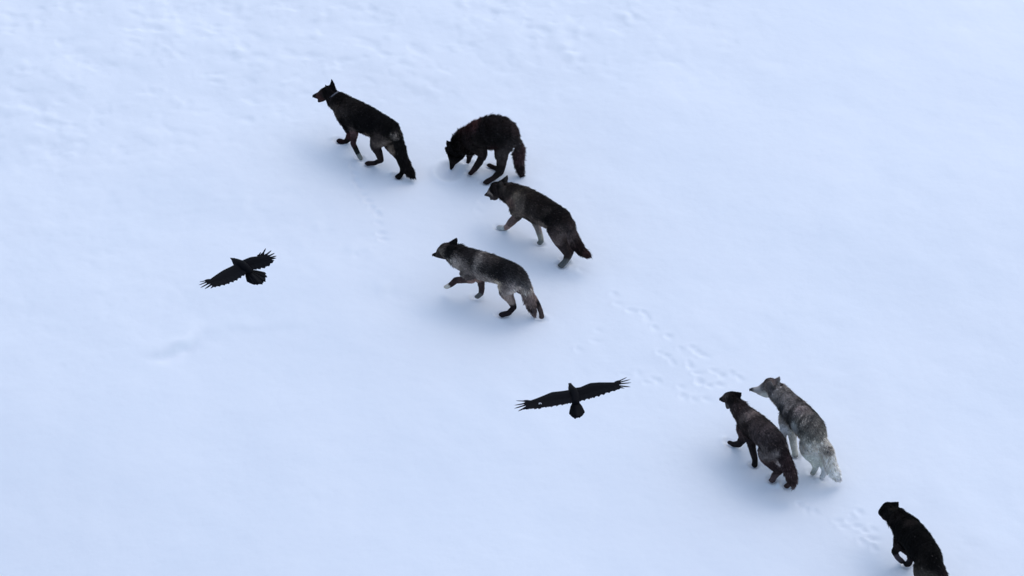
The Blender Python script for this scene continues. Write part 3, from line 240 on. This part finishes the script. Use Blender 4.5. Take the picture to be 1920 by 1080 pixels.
FURLEN = dict(skull=.009, muzzle=.004, nape=.026, neck=.066, torso=.046, tail=.060, legu=.024, legl=.010, paw=.006)
def build_wolf(W, label, nfur=70000):
    root = empty('wolf', (W['loc'][0], W['loc'][1], -.014), W['rot'])
    tag(root, label, 'wolf', 'wolf pack walking across the snow')
    T, HD, JW, TL = W['torso'], W['head'], W['jaw'], W['tail']
    bones = []                                                     # (a, b, flow dir, fur length)
    def bone(a, b, kind): bones.append((np.array(a[:3]), np.array(b[:3]), FURLEN[kind], (a[3]+b[3])/2))
    def shrink(p, k): return [*p[:3], max(p[3]-.24*FURLEN[k], p[3]*.6)]
    bm = bmesh.new()
    nT = len(T); kinds = ['skull', 'nape', 'neck']+['torso']*(nT-3)
    tor = [shrink(p, k) for p, k in zip(T, kinds)]
    chain(bm, tor)
    for i in range(nT-1): bone(T[i], T[i+1], kinds[i+1])
    hd = [shrink(p, 'muzzle') for p in HD]; chain(bm, [tor[0][:3]+[tor[0][3]*.93]]+hd)
    chain(bm, [tor[0][:3]+[tor[0][3]*.8]]+[list(p) for p in JW])
    hp = [T[0]]+HD
    for i in range(len(hp)-1): bone(hp[i+1], hp[i], 'skull' if i == 0 else 'muzzle')
    for i in range(len(JW)-1): bone(JW[i+1], JW[i], 'muzzle')
    # a head has cheeks and a brow
    S = Vector(T[0][:3]); N = Vector(HD[-1][:3]); f = (N-S).normalized(); side = Vector((0, 0, 1)).cross(f).normalized(); upv = f.cross(side).normalized()
    r0 = T[0][3]
    for s in (-1, 1):
        add_ball(bm, S+side*s*r0*.42-upv*r0*.18-f*.1*r0, r0*.72)
        add_ball(bm, S.lerp(Vector(HD[0][:3]), .9)+side*s*r0*.22+upv*r0*.18, r0*.42)
    # chest keel and shoulders
    tl = [[*T[-1][:3], T[-1][3]*.62]]+[shrink(p, 'tail') for p in TL]; chain(bm, tl)
    for i in range(len(TL)-1): bone(TL[i], TL[i+1], 'tail')
    bone(T[-1], TL[0], 'torso')
    for k, leg in W['legs'].items():
        n = len(leg); ks = ['legu' if i < 2 else 'legl' for i in range(n-1)]+['paw']
        pts = [shrink(p, q) for p, q in zip(leg, ks)]
        for q_ in pts[2:]: q_[3] *= 1.14
        pts[-1][3] *= .95; chain(bm, pts)
        for i in range(n-1): bone(leg[i], leg[i+1], ks[i+1] if i else 'legu')
        px, py, pz, pr = leg[-1]                                   # toes
        v = Vector((leg[-1][0]-leg[-2][0], leg[-1][1]-leg[-2][1], 0))
        fx = (Vector((1, 0, 0))*1.2+(v.normalized() if v.length > .03 else Vector((0, 0, 0)))).normalized(); fy = Vector((-fx.y, fx.x, 0))
        for q, (a, b) in enumerate(((.6, -.75), (1.05, -.27), (1.05, .27), (.6, .75))):
            add_ball(bm, Vector((px, py, pz-.004))+fx*a*pr*.95+fy*b*pr*.85, pr*.44, sub=1)
    # ears: a far one as traced and its mirror
    e0, e1, et = [Vector(p) for p in W['ear']]; ysk = T[0][1]
    for s in (1, -1):
        m = lambda p: Vector((p.x-(.012 if s < 0 else 0), ysk+(p.y-ysk)*s, p.z-(.02 if s < 0 else 0)))
        a, b, t = m(e0), m(e1), m(et); inw = (Vector((S.x, S.y, S.z))-(a+b)/2)*.25
        L = (t-(a+b)/2).length
        for q in range(5):
            u = q/4; p = a.lerp(b, u)
            chain(bm, [[*(p+inw), .017], [*(p.lerp(t, .5)), .0125], [*t, .0075]])
        bones.append((np.array((a+b)/2+inw*.5), np.array(t), .007, .05))
    me = remeshed(bm, .0105, 4, .5)
    nv = len(me.vertices); P = np.empty(nv*3, np.float32); me.vertices.foreach_get('co', P); P = P.reshape(-1, 3).astype(float)
    set_coat(me, coat_colors(P, W)*.8)
    body = link('body', me, SKIN, root)
    # ---- fur: tapered locks lying back along the body
    me.calc_loop_triangles(); nt3 = len(me.loop_triangles); tri = np.empty(nt3*3, np.int32); me.loop_triangles.foreach_get('vertices', tri); tri = tri.reshape(-1, 3)
    VN = np.empty(nv*3, np.float32); me.vertex_normals.foreach_get('vector', VN); VN = VN.reshape(-1, 3).astype(float)
    A = np.linalg.norm(np.cross(P[tri[:, 1]]-P[tri[:, 0]], P[tri[:, 2]]-P[tri[:, 0]]), axis=1)
    pick = rng.choice(nt3, nfur, p=A/A.sum()); u = rng.random((nfur, 2)); fl = u.sum(1) > 1; u[fl] = 1-u[fl]
    w0 = 1-u.sum(1)
    Q = P[tri[pick, 0]]*w0[:, None]+P[tri[pick, 1]]*u[:, :1]+P[tri[pick, 2]]*u[:, 1:]
    Nn = VN[tri[pick, 0]]*w0[:, None]+VN[tri[pick, 1]]*u[:, :1]+VN[tri[pick, 2]]*u[:, 1:]; Nn /= np.linalg.norm(Nn, axis=1)[:, None]+1e-9
    flow = np.zeros((nfur, 3)); flen = np.zeros(nfur); tot = np.zeros(nfur)
    for a, b, fl_, r in bones:
        d = b-a; L2 = d@d+1e-9; t = np.clip(((Q-a)@d)/L2, 0, 1); dist = np.linalg.norm(Q-a-t[:, None]*d, axis=1)/(r+.01)
        ww = np.exp(-(dist/.45)**2*1.2)+1e-9; ww = ww**2
        flow += ww[:, None]*(d/math.sqrt(L2)); flen += ww*fl_; tot += ww
    flow /= tot[:, None]; flen /= tot
    flow += np.array([0, 0, -.38])*(np.clip(flen/.04, 0, 1))[:, None]
    cl = np.stack([vnoise(Q[:, 0]*22+k*7.3+Q[:, 1]*9, Q[:, 2]*22+Q[:, 1]*13+k*3.1) for k in range(3)], 1)
    flow = flow-Nn*(flow*Nn).sum(1)[:, None]; flow /= np.linalg.norm(flow, axis=1)[:, None]+1e-9
    flow = flow+cl*.26+rng.normal(0, .10, (nfur, 3))
    flow = flow-Nn*(flow*Nn).sum(1)[:, None]; flow /= np.linalg.norm(flow, axis=1)[:, None]+1e-9
    guard = (rng.random(nfur) < .16)&(flen > .03)
    lift = (.24+.22*rng.random(nfur)+.16*cl[:, 0]+.16*guard)*W['extra'].get('shag', 1)
    ln = flen*(.6+.55*rng.random(nfur)+.40*(rng.random(nfur) < .15))*W['extra'].get('long', 1)
    tip = Q+flow*(ln*np.cos(lift))[:, None]+Nn*(ln*np.sin(lift))[:, None]
    mid = Q+flow*(ln*.5*np.cos(lift*.6))[:, None]+Nn*(ln*.5*np.sin(lift*1.35))[:, None]
    sv = np.cross(flow, Nn); hw = (.0011+.055*ln+.0022*guard)[:, None]
    V = np.stack([Q-Nn*.002-sv*hw*.8, Q-Nn*.002+sv*hw*.8, mid+sv*hw, mid-sv*hw, tip], 1).reshape(-1, 3)
    k = np.arange(nfur)*5
    F = np.concatenate([np.stack([k, k+1, k+2], 1), np.stack([k, k+2, k+3], 1), np.stack([k+3, k+2, k+4], 1)])
    base = coat_colors(Q+rng.normal(0, .016, Q.shape)*np.clip(flen/.03, .15, 1)[:, None], W)
    sh = np.exp(rng.normal(0, .26, nfur)*W['extra'].get('grizzle', 1)+.30*cl[:, 1]+.28*guard*rng.normal(0, 1, nfur)-.02)[:, None]
    frost = (rng.random(nfur) < W['extra'].get('frost', .05))[:, None]*np.array(W['extra'].get('frostc', (.10, .09, .085)))
    cc = base*sh; ctip = np.minimum(base*sh*1.25+frost*(.4+.6*rng.random((nfur, 1))), .8)
    COL = np.repeat(cc[:, None, :], 5, 1); COL[:, 2:4] = (cc+ctip)[:, None, :]*.5; COL[:, 4] = ctip
    fm = np_mesh('fur', V, F, COL.reshape(-1, 3))
    fo = link('fur', fm, FUR, root)
    # ---- nose and eyes
    bm = bmesh.new(); nr = max(.017, HD[-1][3]*.8)
    add_ball(bm, N+f*HD[-1][3]*.55+upv*.004, nr, (1, 1.05, .8), 3)
    for s in (-1, 1): add_ball(bm, N+f*(HD[-1][3]*.55+nr*.6)+side*s*nr*.55-upv*nr*.1, nr*.42, sub=2)
    link('nose', bm_mesh(bm, 'nose'), NOSE, root)
    H0 = Vector(HD[0][:3]); rh = HD[0][3]
    for s in (-1, 1):
        bm = bmesh.new(); add_ball(bm, H0+f*rh*.35+side*s*rh*.66+upv*rh*.42, .0125, sub=2)
        link('eye', bm_mesh(bm, 'eye'), EYE, root)
    if W['collar']:
        c = Vector(W['collar'][:3]); R_ = W['collar'][3]+.004; ax = (Vector(T[0][:3])-Vector(T[1][:3])).normalized()
        ax = (ax+Vector((.0, 0, .15))).normalized()
        dn = (Vector((0, 0, -1))+ax*ax.z).normalized(); sd2 = ax.cross(dn)
        bm = bmesh.new(); rings = []; n = 40
        for i in range(n):
            a = i/n*2*math.pi; rd = dn*math.cos(a)+sd2*math.sin(a)
            rings.append([bm.verts.new(c+rd*(R_+o)+ax*h) for o, h in ((-.004, -.012), (.002, -.013), (.004, 0), (.002, .013), (-.004, .012))])
        for i in range(n):
            A_, B_ = rings[i], rings[(i+1) % n]
            for j in range(5): bm.faces.new((A_[j], A_[(j+1) % 5], B_[(j+1) % 5], B_[j]))
        bmesh.ops.recalc_face_normals(bm, faces=bm.faces)
        band = link('collar', bm_mesh(bm, 'collar'), BAND, root); tag(band, 'pale tracking collar around the neck')
        bm = bmesh.new(); q = Matrix((sd2, ax, dn)).transposed().to_4x4()
        bmesh.ops.create_cube(bm, size=1, matrix=Matrix.Translation(c+dn*(R_+.016)) @ q @ Matrix.Diagonal((.062, .05, .034, 1)))
        bmesh.ops.bevel(bm, geom=bm.edges[:], offset=.009, segments=3, affect='EDGES')
        link('transmitter', bm_mesh(bm, 'transmitter'), BOX, band)
    return root

LABELS = dict(
 w1='black wolf with a pale collar leading the pack, head raised, mouth open',
 w2='dark brown wolf with arched back sniffing down into the snow',
 w3='brown black wolf with pale front paws, directly below the sniffing wolf',
 w4='grizzled dark grey wolf lifting one front paw, lowest of the front four wolves',
 w5='reddish brown collared wolf walking at the left side of the pale grey wolf',
 w6='pale grey wolf with whitish legs and tail beside a brown one',
 w7='black wolf cut off by the bottom edge, last of the pack')
EXTRA = dict(w1=dict(gain=1.5, frost=.015), w2=dict(gain=2.4, shag=1.7, long=1.1, frost=.03), w3=dict(gain=1.9, frost=.03), w4=dict(gain=1.9, frost=.03, grizzle=1.0), w5=dict(gain=2.0, grey=.58, frost=.04, frostc=(.14, .11, .095)),
             w6=dict(gain=1.8, frost=.06, frostc=(.3, .3, .29), grizzle=1.15), w7=dict(gain=1.5, frost=.005))
for W in WOLVES:
    W['extra'] = EXTRA[W['name']]; build_wolf(W, LABELS[W['name']])

# ---------------------------------------------------------------- ravens
def feather(bm, root, tip, w, up=Vector((0, 0, 1)), curl=0., finger=0., sweep=0., thick=.0022, notch=.7):
    """closed, slightly cambered vane: diamond sections along a curved shaft"""
    root = Vector(root); tip = Vector(tip); d = tip-root; L = d.length; dn = d/L; sd = dn.cross(up).normalized(); n = 9; rings = []
    for i in range(n):
        t = i/(n-1); e = 1-(1-t)*(1-t)*.0
        p = root+d*t+up*(curl*t*t)+sd*(sweep*math.sin(math.pi*t))
        prof = (.45+.55*min(1, t*3))*(1 if t < notch else math.sqrt(max(.0, 1-((t-notch)/(1-notch))**2))*.97+.03)
        if finger: prof *= 1-(1-finger)*min(1, max(0, (t-.30)/.22))
        hw = w*.5*prof
        rings.append([bm.verts.new(p-sd*hw), bm.verts.new(p+up*thick*prof+up*.0), bm.verts.new(p+sd*hw), bm.verts.new(p-up*thick*prof)])
    for a, b in zip(rings, rings[1:]):
        for j in range(4): bm.faces.new((a[j], a[(j+1) % 4], b[(j+1) % 4], b[j]))
    bm.faces.new(rings[0][::-1]); bm.faces.new(rings[-1])
def lerp_poly(pts, u):
    pts = [Vector(p) for p in pts]; ls = [(b-a).length for a, b in zip(pts, pts[1:])]; tot = sum(ls); s = max(0, min(1, u))*tot
    for a, b, l in zip(pts, pts[1:], ls):
        if s <= l: return a.lerp(b, s/l)
        s -= l
    return pts[-1]
def build_raven(B, label):
    root = empty('raven', B['loc'], B['rot']); tag(root, label, 'raven', 'ravens gliding over the pack')
    bm = bmesh.new(); body = B['body']
    chain(bm, [[p[0], p[1], p[2], p[3]*(1.0 if i == 0 else 1.12)] for i, p in enumerate(body)])
    me = remeshed(bm, .008, 6, .5)
    bo = link('body', me, PLUME, root)
    bm = bmesh.new(); bk = B['beak']; chain(bm, [list(p) for p in bk]); me = remeshed(bm, .004, 3, .5); link('beak', me, BEAK, root)
    hd = body[0]; dirh = (Vector(bk[-1][:3])-Vector(hd[:3])).normalized(); sh = Vector((0, 0, 1)).cross(dirh).normalized()
    for s in (-1, 1):
        bm = bmesh.new(); add_ball(bm, Vector(hd[:3])+dirh*hd[3]*.55+sh*s*hd[3]*.74+Vector((0, 0, hd[3]*.38)), .0062); link('eye', bm_mesh(bm, 'eye'), BEAK, root)
    bm = bmesh.new(); tr = Vector(B['tailroot']); n = len(B['tail'])
    for i, t in enumerate(B['tail']):
        tt = Vector(t); u = (i/(n-1)-.5)*2
        feather(bm, tr+Vector((0, .02*-u, .004*(1-abs(u)))), tt+Vector((0, 0, .006*(1-abs(u)))), .060, notch=.82)
    for i in range(n-1):
        tt = (Vector(B['tail'][i])+Vector(B['tail'][i+1]))/2; tt = tr.lerp(tt, .965)
        feather(bm, tr, tt+Vector((0, 0, .001)), .055, notch=.82)
    link('tail', bm_mesh(bm, 'tail'), PLUME, root)
    for sname, s in (('L', 1), ('R', -1)):
        Wg = B[sname]; lead = Wg['lead']; trail = Wg['trail']; up = (Vector(lead[-1])-Vector(lead[0])).cross(Vector((1, 0, 0)))
        up = up if up.z > 0 else -up; up.normalize()
        bm = bmesh.new(); rings = []; n = 16; rev = trail[::-1]
        for i in range(n):
            u = i/(n-1); a = lerp_poly(lead, u); b = lerp_poly(rev, u); c = b-a
            th = .019*(1-.72*u); cf = .66 if u < .75 else .66-.25*(u-.75)/.25
            rings.append([bm.verts.new(v) for v in (a, a+c*.10+up*th*.75, a+c*.28+up*th, a+c*.5*cf/.66+up*th*.5, a+c*cf, a+c*.4*cf/.66-up*th*.25, a+c*.12-up*th*.5)])
        for p, q in zip(rings, rings[1:]):
            for j in range(7): bm.faces.new((p[j], p[(j+1) % 7], q[(j+1) % 7], q[j]))
        bm.faces.new(rings[0]); bm.faces.new(rings[-1][::-1])
        m = len(trail)
        allt = []
        for i in range(m):
            allt.append((Vector(trail[i]), 1-i/(m-1)))
            if i < m-1: allt.append((Vector(trail[i]).lerp(Vector(trail[i+1]), .5)*1, 1-(i+.5)/(m-1)))
        for i, (t, u) in enumerate(allt):
            a = lerp_poly(lead, max(.02, u*.93)); r = a.lerp(t, .22)
            if i % 2: t = r.lerp(t, random.uniform(.90, .985))
            feather(bm, r+up*(.002+.0011*(i % 2)), t+up*(.0011*(i % 2)), .050, up, curl=.006, notch=.85)
        bmesh.ops.recalc_face_normals(bm, faces=bm.faces)
        wing = link('wing', bm_mesh(bm, 'wing'), PLUME, root, smooth=False)
        nP = len(Wg['prim'])
        for i, (t, r) in enumerate(zip(Wg['prim'], Wg['proot'])):
            bm = bmesh.new(); feather(bm, Vector(r)+up*.0012*i, Vector(t), .050, up, curl=.0, finger=.36+.05*i, sweep=-.004*s, thick=.0028, notch=.45)
            bmesh.ops.recalc_face_normals(bm, faces=bm.faces)
            link('primary_feather', bm_mesh(bm, 'primary_feather'), PLUME, wing, smooth=False)
        if sname == 'L' and 'spot' in B:  # added pale tuft, in place of bright snow seen through a feather gap
            bm = bmesh.new(); p = Vector(B['spot'])+up*.012
            for k in range(9):
                a = k*.7; feather(bm, p+Vector((.012*math.cos(a), .012*math.sin(a), 0)), p+Vector((-.014+.010*math.cos(a*2.1), .014*math.sin(a), .004)), .009, up)
            link('wing_gap_tuft', bm_mesh(bm, 'wing_gap_tuft'), GAP_PALE, wing, smooth=False)
    return root
build_raven(RAVENS[0], 'black raven with fanned tail banking left of the wolves')
build_raven(RAVENS[1], 'black raven gliding with level wings and a pale tuft standing in for a wing gap')
